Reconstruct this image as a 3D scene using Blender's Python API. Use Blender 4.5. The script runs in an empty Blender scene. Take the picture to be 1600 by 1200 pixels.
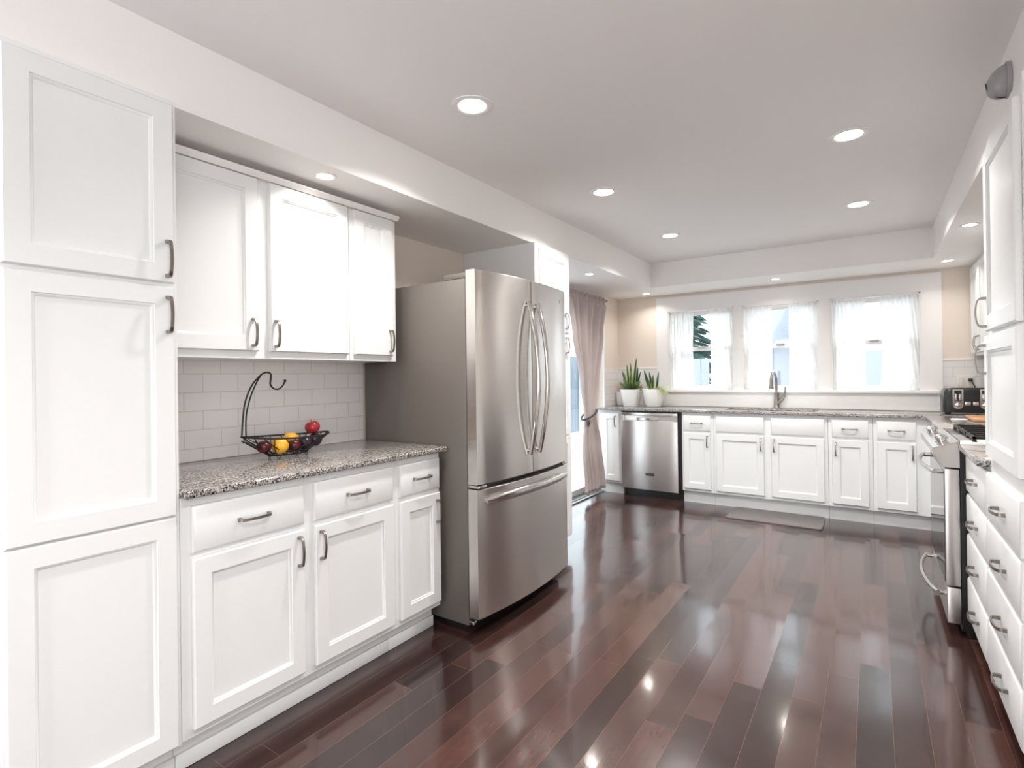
import bpy, bmesh, math, random
from mathutils import Vector, Matrix, Euler
random.seed(7)
S = bpy.context.scene
C = S.collection
PI = math.pi

# ------------------------------------------------------------------ camera
cd = bpy.data.cameras.new('camera'); cam = bpy.data.objects.new('camera', cd); C.objects.link(cam)
cd.sensor_fit = 'HORIZONTAL'; cd.sensor_width = 36; cd.lens = 18.69; cd.shift_y = -0.00884
cd.clip_start = 0.02; cd.clip_end = 200
_r = Vector((0.82738, 0.56151, -0.01265)); _f = Vector((-0.56152, 0.82746, 0.00279)); _u = Vector((0.01203, 0.00479, 0.99992))
cam.matrix_world = Matrix(((_r.x, _u.x, -_f.x, 0), (_r.y, _u.y, -_f.y, 0), (_r.z, _u.z, -_f.z, 1.2615), (0, 0, 0, 1)))
S.camera = cam

# ------------------------------------------------------------------ sky, exposure
w = bpy.data.worlds.new('sky'); S.world = w; w.use_nodes = True
nt = w.node_tree; bg = nt.nodes['Background']
bg.inputs[0].default_value = (0.86, 0.93, 1.0, 1); bg.inputs[1].default_value = 3.0
S.view_settings.view_transform = 'Standard'; S.view_settings.look = 'None'
S.view_settings.gamma = 1; S.view_settings.use_curve_mapping = False
S.view_settings.exposure = 0.40
BIG_W, SMALL_W = 12.0, 1.7          # watts of the ceiling lamps
cy = S.cycles
cy.use_denoising = True; cy.max_bounces = 10; cy.diffuse_bounces = 6; cy.glossy_bounces = 5
cy.transparent_max_bounces = 24; cy.transmission_bounces = 6; cy.sample_clamp_indirect = 6
cy.caustics_reflective = False; cy.caustics_refractive = False

def fill_light(name, loc, rot, sx, sy, watts, col):
    l = bpy.data.lights.new(name, 'AREA'); l.shape = 'RECTANGLE'; l.size = sx; l.size_y = sy; l.energy = watts; l.color = col
    o = bpy.data.objects.new(name, l); C.objects.link(o); o.location = loc; o.rotation_euler = rot
    return o
# added fill area lamp behind the viewer, no rear window is known there
fill_light('rear_fill_light', (-1.65, -2.55, 1.05), (PI/2, 0, 0), 1.5, 2.0, 14, (.95, .98, 1))
# added fill area lamp on the viewer's right, invented to brighten the left cabinets
fill_light('side_fill_light', (1.04, -0.75, 1.42), (0, PI/2, 0), 1.15, 1.95, 16, (.97, .985, 1))
sl = bpy.data.lights.new('sun', 'SUN'); sl.energy = 3.0; sl.angle = math.radians(1.5); sl.color = (1, .96, .9)
so = bpy.data.objects.new('sun', sl); C.objects.link(so); so.rotation_euler = Vector((-.45, -1, -1.9)).to_track_quat('-Z', 'Y').to_euler()

# ------------------------------------------------------------------ materials
def mat(name, col=(.8, .8, .8), rough=.5, metal=0, spec=.5, bump=0, bscale=60, var=0, aniso=0, coat=0):
    m = bpy.data.materials.new(name); m.use_nodes = True
    t = m.node_tree; b = t.nodes['Principled BSDF']
    b.inputs['Roughness'].default_value = rough; b.inputs['Metallic'].default_value = metal
    b.inputs['Specular IOR Level'].default_value = spec
    b.inputs['Anisotropic'].default_value = aniso; b.inputs['Coat Weight'].default_value = coat
    tc = t.nodes.new('ShaderNodeTexCoord'); n = t.nodes.new('ShaderNodeTexNoise')
    n.inputs['Scale'].default_value = bscale; n.inputs['Detail'].default_value = 4
    t.links.new(tc.outputs['Object'], n.inputs['Vector'])
    r = t.nodes.new('ShaderNodeValToRGB')
    c0 = [c*(1-var) for c in col]; c1 = [min(1, c*(1+var)) for c in col]
    r.color_ramp.elements[0].color = (*c0, 1); r.color_ramp.elements[1].color = (*c1, 1)
    r.color_ramp.elements[0].position = .3; r.color_ramp.elements[1].position = .7
    t.links.new(n.outputs['Fac'], r.inputs['Fac']); t.links.new(r.outputs['Color'], b.inputs['Base Color'])
    if bump:
        bp = t.nodes.new('ShaderNodeBump'); bp.inputs['Strength'].default_value = bump; bp.inputs['Distance'].default_value = .002
        t.links.new(n.outputs['Fac'], bp.inputs['Height']); t.links.new(bp.outputs['Normal'], b.inputs['Normal'])
    return m

def emit(name, col, s):
    m = bpy.data.materials.new(name); m.use_nodes = True; t = m.node_tree
    b = t.nodes['Principled BSDF']; b.inputs['Base Color'].default_value = (*col, 1)
    b.inputs['Emission Color'].default_value = (*col, 1); b.inputs['Emission Strength'].default_value = s
    return m

M = {}
M['cab'] = mat('cabinet_paint', (.81, .815, .81), .32, bump=.03, bscale=90, var=.006)
M['ceil'] = mat('ceiling_paint', (.88, .855, .845), .6, bump=.05, bscale=160, var=.006)
M['soffit'] = mat('soffit_paint', (.88, .855, .84), .55, bump=.05, bscale=160, var=.006)
M['cream'] = mat('cream_wall_paint', (.77, .685, .605), .55, bump=.06, bscale=150, var=.01)
M['trim'] = mat('trim_paint', (.84, .82, .81), .35, bump=.02, bscale=80, var=.005)
M['nickel'] = mat('brushed_nickel', (.31, .28, .255), .30, metal=1, var=.05, bscale=200)
M['chrome'] = mat('polished_steel', (.62, .60, .58), .14, metal=1, var=.03)
M['fside'] = mat('grey_enamel', (.135, .117, .104), .36, spec=.5, bump=.15, bscale=500, var=.04)
M['black'] = mat('black_plastic', (.012, .012, .013), .3, var=.2)
M['blackiron'] = mat('black_iron', (.015, .013, .012), .42, metal=.3, var=.2, bscale=200)
M['rubber'] = mat('dark_gasket', (.03, .028, .027), .6, var=.1)
M['glassblack'] = mat('dark_oven_glass', (.02, .02, .02), .04, spec=.8, var=.1)
M['pot'] = mat('white_ceramic', (.85, .84, .82), .3, var=.01)
M['potpink'] = mat('blush_ceramic', (.72, .50, .42), .5, var=.08)
M['soil'] = mat('potting_soil', (.05, .032, .02), .95, bump=1, bscale=80, var=.5)
M['curt'] = mat('taupe_curtain_fabric', (.53, .455, .44), .85, bump=.2, bscale=700, var=.05)
M['tieback'] = mat('tieback_braid', (.05, .055, .06), .6, bump=.4, bscale=300, var=.2)
M['wood'] = mat('cutting_board_wood', (.50, .27, .13), .45, bump=.1, bscale=25, var=.25)
M['sensor'] = mat('grey_moulded_plastic', (.34, .335, .335), .4, var=.03)
M['plate'] = mat('outlet_plastic', (.80, .74, .68), .35, var=.02)
M['alum'] = mat('aluminium_sill', (.48, .47, .46), .35, metal=.9, var=.05)
M['mat'] = mat('grey_floor_mat', (.15, .135, .13), .6, bump=.3, bscale=250, var=.04)
M['lens'] = emit('lamp_lens', (1, .93, .84), 14)
M['lens_s'] = emit('small_lamp_lens', (1, .95, .88), 14)
M['apple'] = mat('red_apple_skin', (.33, .02, .03), .25, var=.35, bscale=30)
M['darkapple'] = mat('dark_red_skin', (.075, .008, .012), .22, var=.4, bscale=30)
M['plum'] = mat('plum_skin', (.022, .008, .018), .28, var=.4, bscale=25)
M['yellow'] = mat('yellow_fruit_skin', (.86, .42, .03), .38, bump=.12, bscale=180, var=.12)
M['stem'] = mat('brown_stem', (.10, .06, .03), .7, var=.2)
M['conc'] = mat('patio_concrete', (.62, .62, .62), .8, bump=.3, bscale=20, var=.06)
M['siding2'] = mat('grey_blue_siding', (.33, .355, .42), .7, var=.03)
M['paleblue'] = mat('pale_blue_fence_paint', (.26, .32, .39), .7, var=.04)
M['roof'] = mat('shingle_roof', (.30, .32, .36), .9, bump=.6, bscale=40, var=.12)
M['teal'] = mat('conifer_foliage', (.035, .11, .09), .7, var=.5, bscale=8)
M['dblue'] = mat('badge_enamel', (.02, .025, .05), .25, var=.1)
M['back'] = mat('rear_wall_paint', (.72, .69, .66), .6, var=.01)

def nodes(m): return m.node_tree.nodes, m.node_tree.links
def stainless(name, col, rough, axis):
    m = mat(name, col, rough, metal=1, var=0)
    n, l = nodes(m); b = n['Principled BSDF']; tc = n.new('ShaderNodeTexCoord')
    mp = n.new('ShaderNodeMapping'); mp.inputs['Scale'].default_value = axis
    nz = n.new('ShaderNodeTexNoise'); nz.inputs['Scale'].default_value = 1; nz.inputs['Detail'].default_value = 6
    l.new(tc.outputs['Object'], mp.inputs['Vector']); l.new(mp.outputs[0], nz.inputs['Vector'])
    mr = n.new('ShaderNodeMapRange'); mr.inputs['To Min'].default_value = rough*.97; mr.inputs['To Max'].default_value = rough*1.03
    l.new(nz.outputs['Fac'], mr.inputs['Value']); l.new(mr.outputs[0], b.inputs['Roughness'])
    tg = n.new('ShaderNodeCombineXYZ'); tg.inputs[2].default_value = 1; b.inputs['Anisotropic'].default_value = .85
    l.new(tg.outputs[0], b.inputs['Tangent'])
    return m
M['steel'] = stainless('brushed_stainless', (.68, .645, .62), .25, (3, 3, 500))
M['steelf'] = stainless('brushed_stainless_horizontal', (.62, .585, .565), .32, (4, 4, 500))

def granite():
    m = mat('speckled_granite', (.4, .4, .4), .12); n, l = nodes(m); b = n['Principled BSDF']
    tc = n.new('ShaderNodeTexCoord')
    v = n.new('ShaderNodeTexVoronoi'); v.inputs['Scale'].default_value = 230
    v2 = n.new('ShaderNodeTexNoise'); v2.inputs['Scale'].default_value = 90; v2.inputs['Detail'].default_value = 5
    l.new(tc.outputs['Object'], v.inputs['Vector']); l.new(tc.outputs['Object'], v2.inputs['Vector'])
    sep = n.new('ShaderNodeSeparateColor'); l.new(v.outputs['Color'], sep.inputs[0])
    mx = n.new('ShaderNodeMath'); mx.operation = 'ADD'; l.new(sep.outputs[0], mx.inputs[0]); l.new(v2.outputs['Fac'], mx.inputs[1])
    r = n.new('ShaderNodeValToRGB'); r.color_ramp.interpolation = 'CONSTANT'
    e = r.color_ramp.elements; e[0].position = 0; e[0].color = (.012, .012, .012, 1); e[1].position = .36; e[1].color = (.085, .078, .073, 1)
    for p, c in ((.47, (.20, .183, .172)), (.60, (.31, .285, .268)), (.70, (.50, .46, .435))):
        q = e.new(p); q.color = (*c, 1)
    ml = n.new('ShaderNodeMath'); ml.operation = 'MULTIPLY'; ml.inputs[1].default_value = .6; l.new(mx.outputs[0], ml.inputs[0])
    l.new(ml.outputs[0], r.inputs['Fac']); l.new(r.outputs['Color'], b.inputs['Base Color'])
    return m
M['granite'] = granite()

def tile(name, swap, off=(0, 0)):
    """subway tile: swap picks the horizontal world axis of the wall"""
    m = mat(name, (.8, .8, .8), .16); n, l = nodes(m); b = n['Principled BSDF']
    tc = n.new('ShaderNodeTexCoord'); sx = n.new('ShaderNodeSeparateXYZ'); cb = n.new('ShaderNodeCombineXYZ')
    l.new(tc.outputs['Object'], sx.inputs[0])
    a = n.new('ShaderNodeMath'); a.inputs[1].default_value = off[0]; l.new(sx.outputs[swap], a.inputs[0])
    z = n.new('ShaderNodeMath'); z.inputs[1].default_value = off[1]; l.new(sx.outputs['Z'], z.inputs[0])
    l.new(a.outputs[0], cb.inputs[0]); l.new(z.outputs[0], cb.inputs[1])
    br = n.new('ShaderNodeTexBrick'); l.new(cb.outputs[0], br.inputs['Vector'])
    br.offset = .5; br.inputs['Scale'].default_value = 1; br.inputs['Brick Width'].default_value = .155
    br.inputs['Row Height'].default_value = .0805; br.inputs['Mortar Size'].default_value = .0022; br.inputs['Mortar Smooth'].default_value = .3
    br.inputs['Color1'].default_value = (.82, .795, .785, 1); br.inputs['Color2'].default_value = (.80, .77, .76, 1)
    br.inputs['Mortar'].default_value = (.66, .62, .59, 1)
    l.new(br.outputs['Color'], b.inputs['Base Color'])
    bp = n.new('ShaderNodeBump'); bp.invert = True; bp.inputs['Strength'].default_value = .5; bp.inputs['Distance'].default_value = .002
    l.new(br.outputs['Fac'], bp.inputs['Height']); l.new(bp.outputs[0], b.inputs['Normal'])
    return m
M['tileL'] = tile('subway_tile_side', 'Y', (3 - .2+.072, 3-.989+.0805*20-.0805*17))
M['tileF'] = tile('subway_tile_end', 'X', (3, 3-.989+.0805*20-.0805*17))

def floor_mat():
    m = mat('dark_plank_floor', (.1, .05, .04), .2); n, l = nodes(m); b = n['Principled BSDF']
    W, L = .1065, 1.05
    def math_(op, a, c=None):
        q = n.new('ShaderNodeMath'); q.operation = op
        for i, v in enumerate((a, c)):
            if v is None: continue
            if isinstance(v, (int, float)): q.inputs[i].default_value = v
            else: l.new(v, q.inputs[i])
        return q.outputs[0]
    tc = n.new('ShaderNodeTexCoord'); sx = n.new('ShaderNodeSeparateXYZ'); l.new(tc.outputs['Object'], sx.inputs[0])
    xs = math_('DIVIDE', math_('ADD', sx.outputs['X'], 10.65-.364), W)
    row = math_('FLOOR', xs); fx = math_('FRACT', xs)
    wn = n.new('ShaderNodeTexWhiteNoise'); wn.noise_dimensions = '1D'; l.new(row, wn.inputs['W'])
    ys = math_('DIVIDE', math_('ADD', math_('ADD', sx.outputs['Y'], 20), math_('MULTIPLY', wn.outputs['Value'], 7.3)), L)
    colm = math_('FLOOR', ys); fy = math_('FRACT', ys)
    cb = n.new('ShaderNodeCombineXYZ'); l.new(row, cb.inputs[0]); l.new(colm, cb.inputs[1])
    pn = n.new('ShaderNodeTexWhiteNoise'); pn.noise_dimensions = '2D'; l.new(cb.outputs[0], pn.inputs['Vector'])
    # grain and blotches, different per plank
    mp = n.new('ShaderNodeMapping'); mp.inputs['Scale'].default_value = (34, 3.2, 1)
    ad = n.new('ShaderNodeVectorMath'); ad.operation = 'ADD'; l.new(tc.outputs['Object'], ad.inputs[0])
    sc = n.new('ShaderNodeVectorMath'); sc.operation = 'SCALE'; sc.inputs['Scale'].default_value = 9; l.new(pn.outputs['Color'], sc.inputs[0])
    l.new(sc.outputs[0], ad.inputs[1]); l.new(ad.outputs[0], mp.inputs['Vector'])
    g = n.new('ShaderNodeTexNoise'); g.inputs['Scale'].default_value = 1.6; g.inputs['Detail'].default_value = 7; g.inputs['Distortion'].default_value = .6
    l.new(mp.outputs[0], g.inputs['Vector'])
    g2 = n.new('ShaderNodeTexNoise'); g2.inputs['Scale'].default_value = 7; g2.inputs['Detail'].default_value = 4; l.new(ad.outputs[0], g2.inputs['Vector'])
    f = math_('ADD', math_('MULTIPLY', pn.outputs['Value'], .50), math_('ADD', math_('MULTIPLY', g.outputs['Fac'], .30), math_('MULTIPLY', g2.outputs['Fac'], .35)))
    r = n.new('ShaderNodeValToRGB'); e = r.color_ramp.elements
    e[0].position = .22; e[0].color = (.014, .0066, .0060, 1); e[1].position = .92; e[1].color = (.086, .037, .029, 1)
    q = e.new(.55); q.color = (.036, .0162, .0140, 1)
    l.new(f, r.inputs['Fac'])
    # joints
    ex = math_('MINIMUM', fx, math_('SUBTRACT', 1, fx)); ey = math_('MINIMUM', fy, math_('SUBTRACT', 1, fy))
    jx = math_('LESS_THAN', ex, .009); jy = math_('LESS_THAN', ey, .0009)
    j = math_('MAXIMUM', jx, jy)
    mx = n.new('ShaderNodeMix'); mx.data_type = 'RGBA'; l.new(j, mx.inputs['Factor']); l.new(r.outputs['Color'], mx.inputs['A'])
    mx.inputs['B'].default_value = (.105, .056, .040, 1)
    l.new(mx.outputs['Result'], b.inputs['Base Color'])
    # each board lies a touch out of level
    sb = n.new('ShaderNodeVectorMath'); sb.operation = 'SUBTRACT'; sb.inputs[1].default_value = (.5, .5, .5); l.new(pn.outputs['Color'], sb.inputs[0])
    s2 = n.new('ShaderNodeVectorMath'); s2.operation = 'MULTIPLY'; s2.inputs[1].default_value = (.034, .030, 0); l.new(sb.outputs[0], s2.inputs[0])
    geo = n.new('ShaderNodeNewGeometry'); a2 = n.new('ShaderNodeVectorMath'); a2.operation = 'ADD'
    bp = n.new('ShaderNodeBump'); bp.inputs['Strength'].default_value = .10; bp.inputs['Distance'].default_value = .002
    l.new(math_('ADD', g2.outputs['Fac'], math_('MULTIPLY', g.outputs['Fac'], .4)), bp.inputs['Height'])
    l.new(bp.outputs[0], a2.inputs[0]); l.new(s2.outputs[0], a2.inputs[1])
    nm = n.new('ShaderNodeVectorMath'); nm.operation = 'NORMALIZE'; l.new(a2.outputs[0], nm.inputs[0]); l.new(nm.outputs[0], b.inputs['Normal'])
    rr = n.new('ShaderNodeMapRange'); rr.inputs['To Min'].default_value = .15; rr.inputs['To Max'].default_value = .27
    l.new(g2.outputs['Fac'], rr.inputs['Value']); l.new(rr.outputs[0], b.inputs['Roughness'])
    b.inputs['Specular IOR Level'].default_value = .42
    b.inputs['Coat Weight'].default_value = .55; b.inputs['Coat Roughness'].default_value = .085; b.inputs['Coat IOR'].default_value = 1.55
    l.new(nm.outputs[0], b.inputs['Coat Normal'])
    return m
M['floor'] = floor_mat()

def sheer():
    m = bpy.data.materials.new('sheer_voile'); m.use_nodes = True; n, l = nodes(m)
    out = n['Material Output']; n.remove(n['Principled BSDF'])
    d = n.new('ShaderNodeBsdfDiffuse'); d.inputs[0].default_value = (.92, .92, .91, 1)
    t = n.new('ShaderNodeBsdfTranslucent'); t.inputs[0].default_value = (.92, .92, .91, 1)
    tr = n.new('ShaderNodeBsdfTransparent')
    a = n.new('ShaderNodeMixShader'); a.inputs[0].default_value = .5; l.new(d.outputs[0], a.inputs[1]); l.new(t.outputs[0], a.inputs[2])
    bm_ = n.new('ShaderNodeMixShader'); l.new(a.outputs[0], bm_.inputs[1]); l.new(tr.outputs[0], bm_.inputs[2])
    # embroidered flowers near the hem
    tc = n.new('ShaderNodeTexCoord'); v = n.new('ShaderNodeTexVoronoi'); v.inputs['Scale'].default_value = 26; l.new(tc.outputs['Object'], v.inputs['Vector'])
    sx = n.new('ShaderNodeSeparateXYZ'); l.new(tc.outputs['Object'], sx.inputs[0])
    mr = n.new('ShaderNodeMapRange'); mr.inputs['From Min'].default_value = 0.05; mr.inputs['From Max'].default_value = .18
    mr.inputs['To Min'].default_value = .09; mr.inputs['To Max'].default_value = .0; l.new(sx.outputs['Z'], mr.inputs['Value'])
    lt = n.new('ShaderNodeMath'); lt.operation = 'LESS_THAN'; lt.inputs[1].default_value = .35; l.new(v.outputs['Distance'], lt.inputs[0])
    mu = n.new('ShaderNodeMath'); mu.operation = 'MULTIPLY'; l.new(lt.outputs[0], mu.inputs[0]); l.new(mr.outputs[0], mu.inputs[1])
    sb = n.new('ShaderNodeMath'); sb.operation = 'SUBTRACT'; sb.inputs[0].default_value = .11; l.new(mu.outputs[0], sb.inputs[1])
    l.new(sb.outputs[0], bm_.inputs[0]); l.new(bm_.outputs[0], out.inputs[0])
    return m
M['sheer'] = sheer()

def glass():
    m = bpy.data.materials.new('window_glass'); m.use_nodes = True; n, l = nodes(m)
    out = n['Material Output']; n.remove(n['Principled BSDF'])
    tr = n.new('ShaderNodeBsdfTransparent'); tr.inputs[0].default_value = (.95, .97, .97, 1)
    g = n.new('ShaderNodeBsdfGlossy'); g.inputs['Roughness'].default_value = .02
    lw = n.new('ShaderNodeLayerWeight'); lw.inputs['Blend'].default_value = .5
    pw = n.new('ShaderNodeMath'); pw.operation = 'POWER'; pw.inputs[1].default_value = 5; l.new(lw.outputs['Facing'], pw.inputs[0])
    fr = n.new('ShaderNodeMapRange'); fr.inputs['To Min'].default_value = .04; fr.inputs['To Max'].default_value = .9; l.new(pw.outputs[0], fr.inputs['Value'])
    mx = n.new('ShaderNodeMixShader'); l.new(fr.outputs[0], mx.inputs[0]); l.new(tr.outputs[0], mx.inputs[1]); l.new(g.outputs[0], mx.inputs[2])
    l.new(mx.outputs[0], out.inputs[0]); return m
M['glass'] = glass()

def leaf(name, c_mid, c_edge):
    m = mat(name, c_mid, .4); n, l = nodes(m); b = n['Principled BSDF']
    uv = n.new('ShaderNodeUVMap'); sx = n.new('ShaderNodeSeparateXYZ'); l.new(uv.outputs[0], sx.inputs[0])
    a = n.new('ShaderNodeMath'); a.operation = 'SUBTRACT'; a.inputs[1].default_value = .5; l.new(sx.outputs[0], a.inputs[0])
    ab = n.new('ShaderNodeMath'); ab.operation = 'ABSOLUTE'; l.new(a.outputs[0], ab.inputs[0])
    r = n.new('ShaderNodeValToRGB'); e = r.color_ramp.elements
    e[0].position = .27; e[0].color = (*c_mid, 1); e[1].position = .36; e[1].color = (*c_edge, 1)
    l.new(ab.outputs[0], r.inputs[0])
    nz = n.new('ShaderNodeTexNoise'); nz.inputs['Scale'].default_value = 60
    mx = n.new('ShaderNodeMix'); mx.data_type = 'RGBA'; mx.blend_type = 'MULTIPLY'; mx.inputs['Factor'].default_value = .5
    l.new(r.outputs[0], mx.inputs['A']); l.new(nz.outputs['Fac'], mx.inputs['B'])
    l.new(r.outputs[0], b.inputs['Base Color']); return m
M['snake'] = leaf('snake_leaf', (.025, .085, .03), (.38, .42, .10))
M['snake2'] = leaf('dark_snake_leaf', (.018, .055, .03), (.05, .14, .05))
M['spider'] = leaf('spider_leaf', (.55, .58, .28), (.22, .36, .08))
M['herb'] = mat('grey_green_foliage', (.20, .27, .12), .6, var=.4, bscale=40)

def siding():
    m = mat('white_lap_siding', (.82, .83, .84), .6); n, l = nodes(m); b = n['Principled BSDF']
    tc = n.new('ShaderNodeTexCoord'); wv = n.new('ShaderNodeTexWave'); wv.bands_direction = 'Z'; wv.wave_profile = 'SAW'
    wv.inputs['Scale'].default_value = 2.6; l.new(tc.outputs['Object'], wv.inputs['Vector'])
    bp = n.new('ShaderNodeBump'); bp.inputs['Strength'].default_value = .8; bp.inputs['Distance'].default_value = .02
    l.new(wv.outputs['Fac'], bp.inputs['Height']); l.new(bp.outputs[0], b.inputs['Normal']); return m
M['siding'] = siding()

# ------------------------------------------------------------------ mesh builder
class MB:
    def __init__(s): s.b = bmesh.new(); s.uv = s.b.loops.layers.uv.new('UVMap')
    def box(s, x0, x1, y0, y1, z0, z1, bev=0, seg=2):
        vs = [s.b.verts.new((x, y, z)) for x in (x0, x1) for y in (y0, y1) for z in (z0, z1)]
        fs = [s.b.faces.new([vs[i] for i in q]) for q in ((0, 1, 3, 2), (4, 6, 7, 5), (0, 4, 5, 1), (2, 3, 7, 6), (0, 2, 6, 4), (1, 5, 7, 3))]
        if bev:
            es = list({e for f in fs for e in f.edges})
            bmesh.ops.bevel(s.b, geom=es, offset=bev, segments=seg, affect='EDGES', profile=.5)
        return s
    def loft(s, rings, closed=True, cap0=True, cap1=True):
        R = [[s.b.verts.new(p) for p in r] for r in rings]
        n = len(R[0])
        for a, c in zip(R, R[1:]):
            for i in range(n if closed else n-1):
                j = (i+1) % n
                try: s.b.faces.new((a[i], a[j], c[j], c[i]))
                except ValueError: pass
        if cap0: s.b.faces.new(R[0])
        if cap1: s.b.faces.new(R[-1])
        return s
    def tube(s, pts, r, n=8, closed=False):
        pts = [Vector(p) for p in pts]; k = len(pts); rings = []; up = None
        for i, p in enumerate(pts):
            a = pts[i-1] if (i or closed) else p; c = pts[(i+1) % k] if (i < k-1 or closed) else p
            t = (c-a).normalized()
            if up is None: up = t.orthogonal().normalized()
            up = (up - t*up.dot(t)).normalized(); sd = t.cross(up)
            rr = r[i] if isinstance(r, (list, tuple)) else r
            rings.append([p + up*math.cos(q)*rr + sd*math.sin(q)*rr for q in [2*PI*j/n for j in range(n)]])
        if closed: s.loft(rings+[rings[0]], cap0=False, cap1=False); bmesh.ops.remove_doubles(s.b, verts=s.b.verts, dist=1e-6)
        else: s.loft(rings)
        return s
    def lathe(s, prof, c, n=32, axis=None):
        c = Vector(c); q = Vector((0, 0, 1)).rotation_difference(Vector(axis)) if axis else None
        rings = []
        for r, h in prof:
            ring = []
            for j in range(n):
                v = Vector((r*math.cos(2*PI*j/n), r*math.sin(2*PI*j/n), h))
                if q: v = q @ v
                ring.append(c+v)
            rings.append(ring)
        return s.loft(rings)
    def sphere(s, c, r, sc=(1, 1, 1), n=20):
        m = Matrix.Translation(c) @ Matrix.Diagonal((r*sc[0], r*sc[1], r*sc[2], 1))
        bmesh.ops.create_uvsphere(s.b, u_segments=n, v_segments=n*2//3, radius=1, matrix=m); return s
    def grid(s, fn, nu, nv):
        V = [[s.b.verts.new(fn(i/nu, j/nv)) for j in range(nv+1)] for i in range(nu+1)]
        for i in range(nu):
            for j in range(nv):
                f = s.b.faces.new((V[i][j], V[i+1][j], V[i+1][j+1], V[i][j+1]))
                for lp, (a, c) in zip(f.loops, ((i, j), (i+1, j), (i+1, j+1), (i, j+1))): lp[s.uv].uv = (a/nu, c/nv)
        return s
    def build(s, name, m, parent=None, loc=None, smooth=40, solid=0):
        bm = s.b
        bmesh.ops.recalc_face_normals(bm, faces=bm.faces)
        if parent is not None:
            p = parent; P = Vector(p['_o'])
        else: P = Vector(loc) if loc is not None else Vector((0, 0, 0))
        bmesh.ops.translate(bm, vec=-P, verts=bm.verts)
        me = bpy.data.meshes.new(name); bm.to_mesh(me); bm.free()
        me.materials.append(m)
        if smooth:
            for f in me.polygons: f.use_smooth = True
            me.set_sharp_from_angle(angle=math.radians(smooth))
        o = bpy.data.objects.new(name, me); C.objects.link(o); o['_o'] = tuple(P)
        if parent is not None: o.parent = parent
        else: o.location = P
        if solid:
            q = o.modifiers.new('thickness', 'SOLIDIFY'); q.thickness = solid; q.offset = 0
        return o

def thing(name, loc, label, cat, group=None):
    o = bpy.data.objects.new(name, None); C.objects.link(o); o.location = loc; o['_o'] = tuple(loc); o.empty_display_size = .05
    return tag(o, label, cat, group)
def tag(o, label, cat, group=None):
    o['label'] = label; o['category'] = cat
    if group: o['group'] = group
    return o
def struct(o, label=None):
    o['kind'] = 'structure'
    if label: o['label'] = label
    return o

# planes of the three cabinet walls: (u along the wall, v up, d out of the face)
def LM(x0): return lambda u, v, d: Vector((x0+d, u, v))        # left wall
def FM(y0): return lambda u, v, d: Vector((u, y0-d, v))        # window wall
def RM(x0): return lambda u, v, d: Vector((x0-d, u, v))        # right wall

def rect(mp, u0, u1, v0, v1, d, i=0):
    return [mp(u0+i, v0+i, d), mp(u1-i, v0+i, d), mp(u1-i, v1-i, d), mp(u0+i, v1-i, d)]
def shaker(mp, u0, u1, v0, v1, t=.020, fr=.056):
    m = MB()
    m.loft([rect(mp, u0, u1, v0, v1, .0005), rect(mp, u0, u1, v0, v1, t-.005), rect(mp, u0, u1, v0, v1, t, .004),
            rect(mp, u0, u1, v0, v1, t, fr), rect(mp, u0, u1, v0, v1, t-.0035, fr+.0015), rect(mp, u0, u1, v0, v1, t-.0045, fr+.005),
            rect(mp, u0, u1, v0, v1, t-.011, fr+.010)])
    return m
def slab(mp, u0, u1, v0, v1, t=.020):
    return MB().loft([rect(mp, u0, u1, v0, v1, .0005), rect(mp, u0, u1, v0, v1, t-.007), rect(mp, u0, u1, v0, v1, t-.002, .006), rect(mp, u0, u1, v0, v1, t, .010)])
def pull(mp, u, v, L=.105, vert=True, d0=.020):
    """arched bar pull with two flared feet"""
    m = MB(); rings = []
    prof = [(-.5, 0, .0065, .005), (-.5, .010, .006, .0048), (-.495, .017, .0055, .004), (-.46, .0225, .005, .003)]
    prof += [(t, .0225+.0085*math.cos(t*PI*.93), .0046, .0024) for t in (-.36, -.25, -.12, 0, .12, .25, .36)]
    prof += [(.46, .0225, .005, .003), (.495, .017, .0055, .004), (.5, .010, .006, .0048), (.5, 0, .0065, .005)]
    P = [(a*L, b) for a, b, _, _ in prof]
    for i, (s_, d) in enumerate(P):
        a = P[max(0, i-1)]; c = P[min(len(P)-1, i+1)]
        ts, td = c[0]-a[0], c[1]-a[1]; q = math.hypot(ts, td); ns, nd = -td/q, ts/q
        w_, th = prof[i][2], prof[i][3]
        ring = []
        for sw, st in ((-1, -1), (1, -1), (1, 1), (-1, 1)):
            ss = s_+ns*th*st; dd = max(0, d+nd*th*st)
            ring.append(mp(u+sw*w_, v+ss, d0+dd) if vert else mp(u+ss, v+sw*w_, d0+dd))
        rings.append(ring)
    m.loft(rings); return m
def add_door(root, mp, u0, u1, v0, v1, hu=None, hv=None, name='door', fr=.056):
    d = shaker(mp, u0, u1, v0, v1, fr=fr).build(name, M['cab'], root)
    if hu is not None: pull(mp, hu, hv).build('handle', M['nickel'], d)
    return d
def add_drawer(root, mp, u0, u1, v0, v1, handle=True, hu=None, L=.105, name='drawer_front'):
    d = slab(mp, u0, u1, v0, v1).build(name, M['cab'], root)
    if handle: pull(mp, (u0+u1)/2 if hu is None else hu, (v0+v1)/2, L, vert=False).build('handle', M['nickel'], d)
    return d
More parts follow.
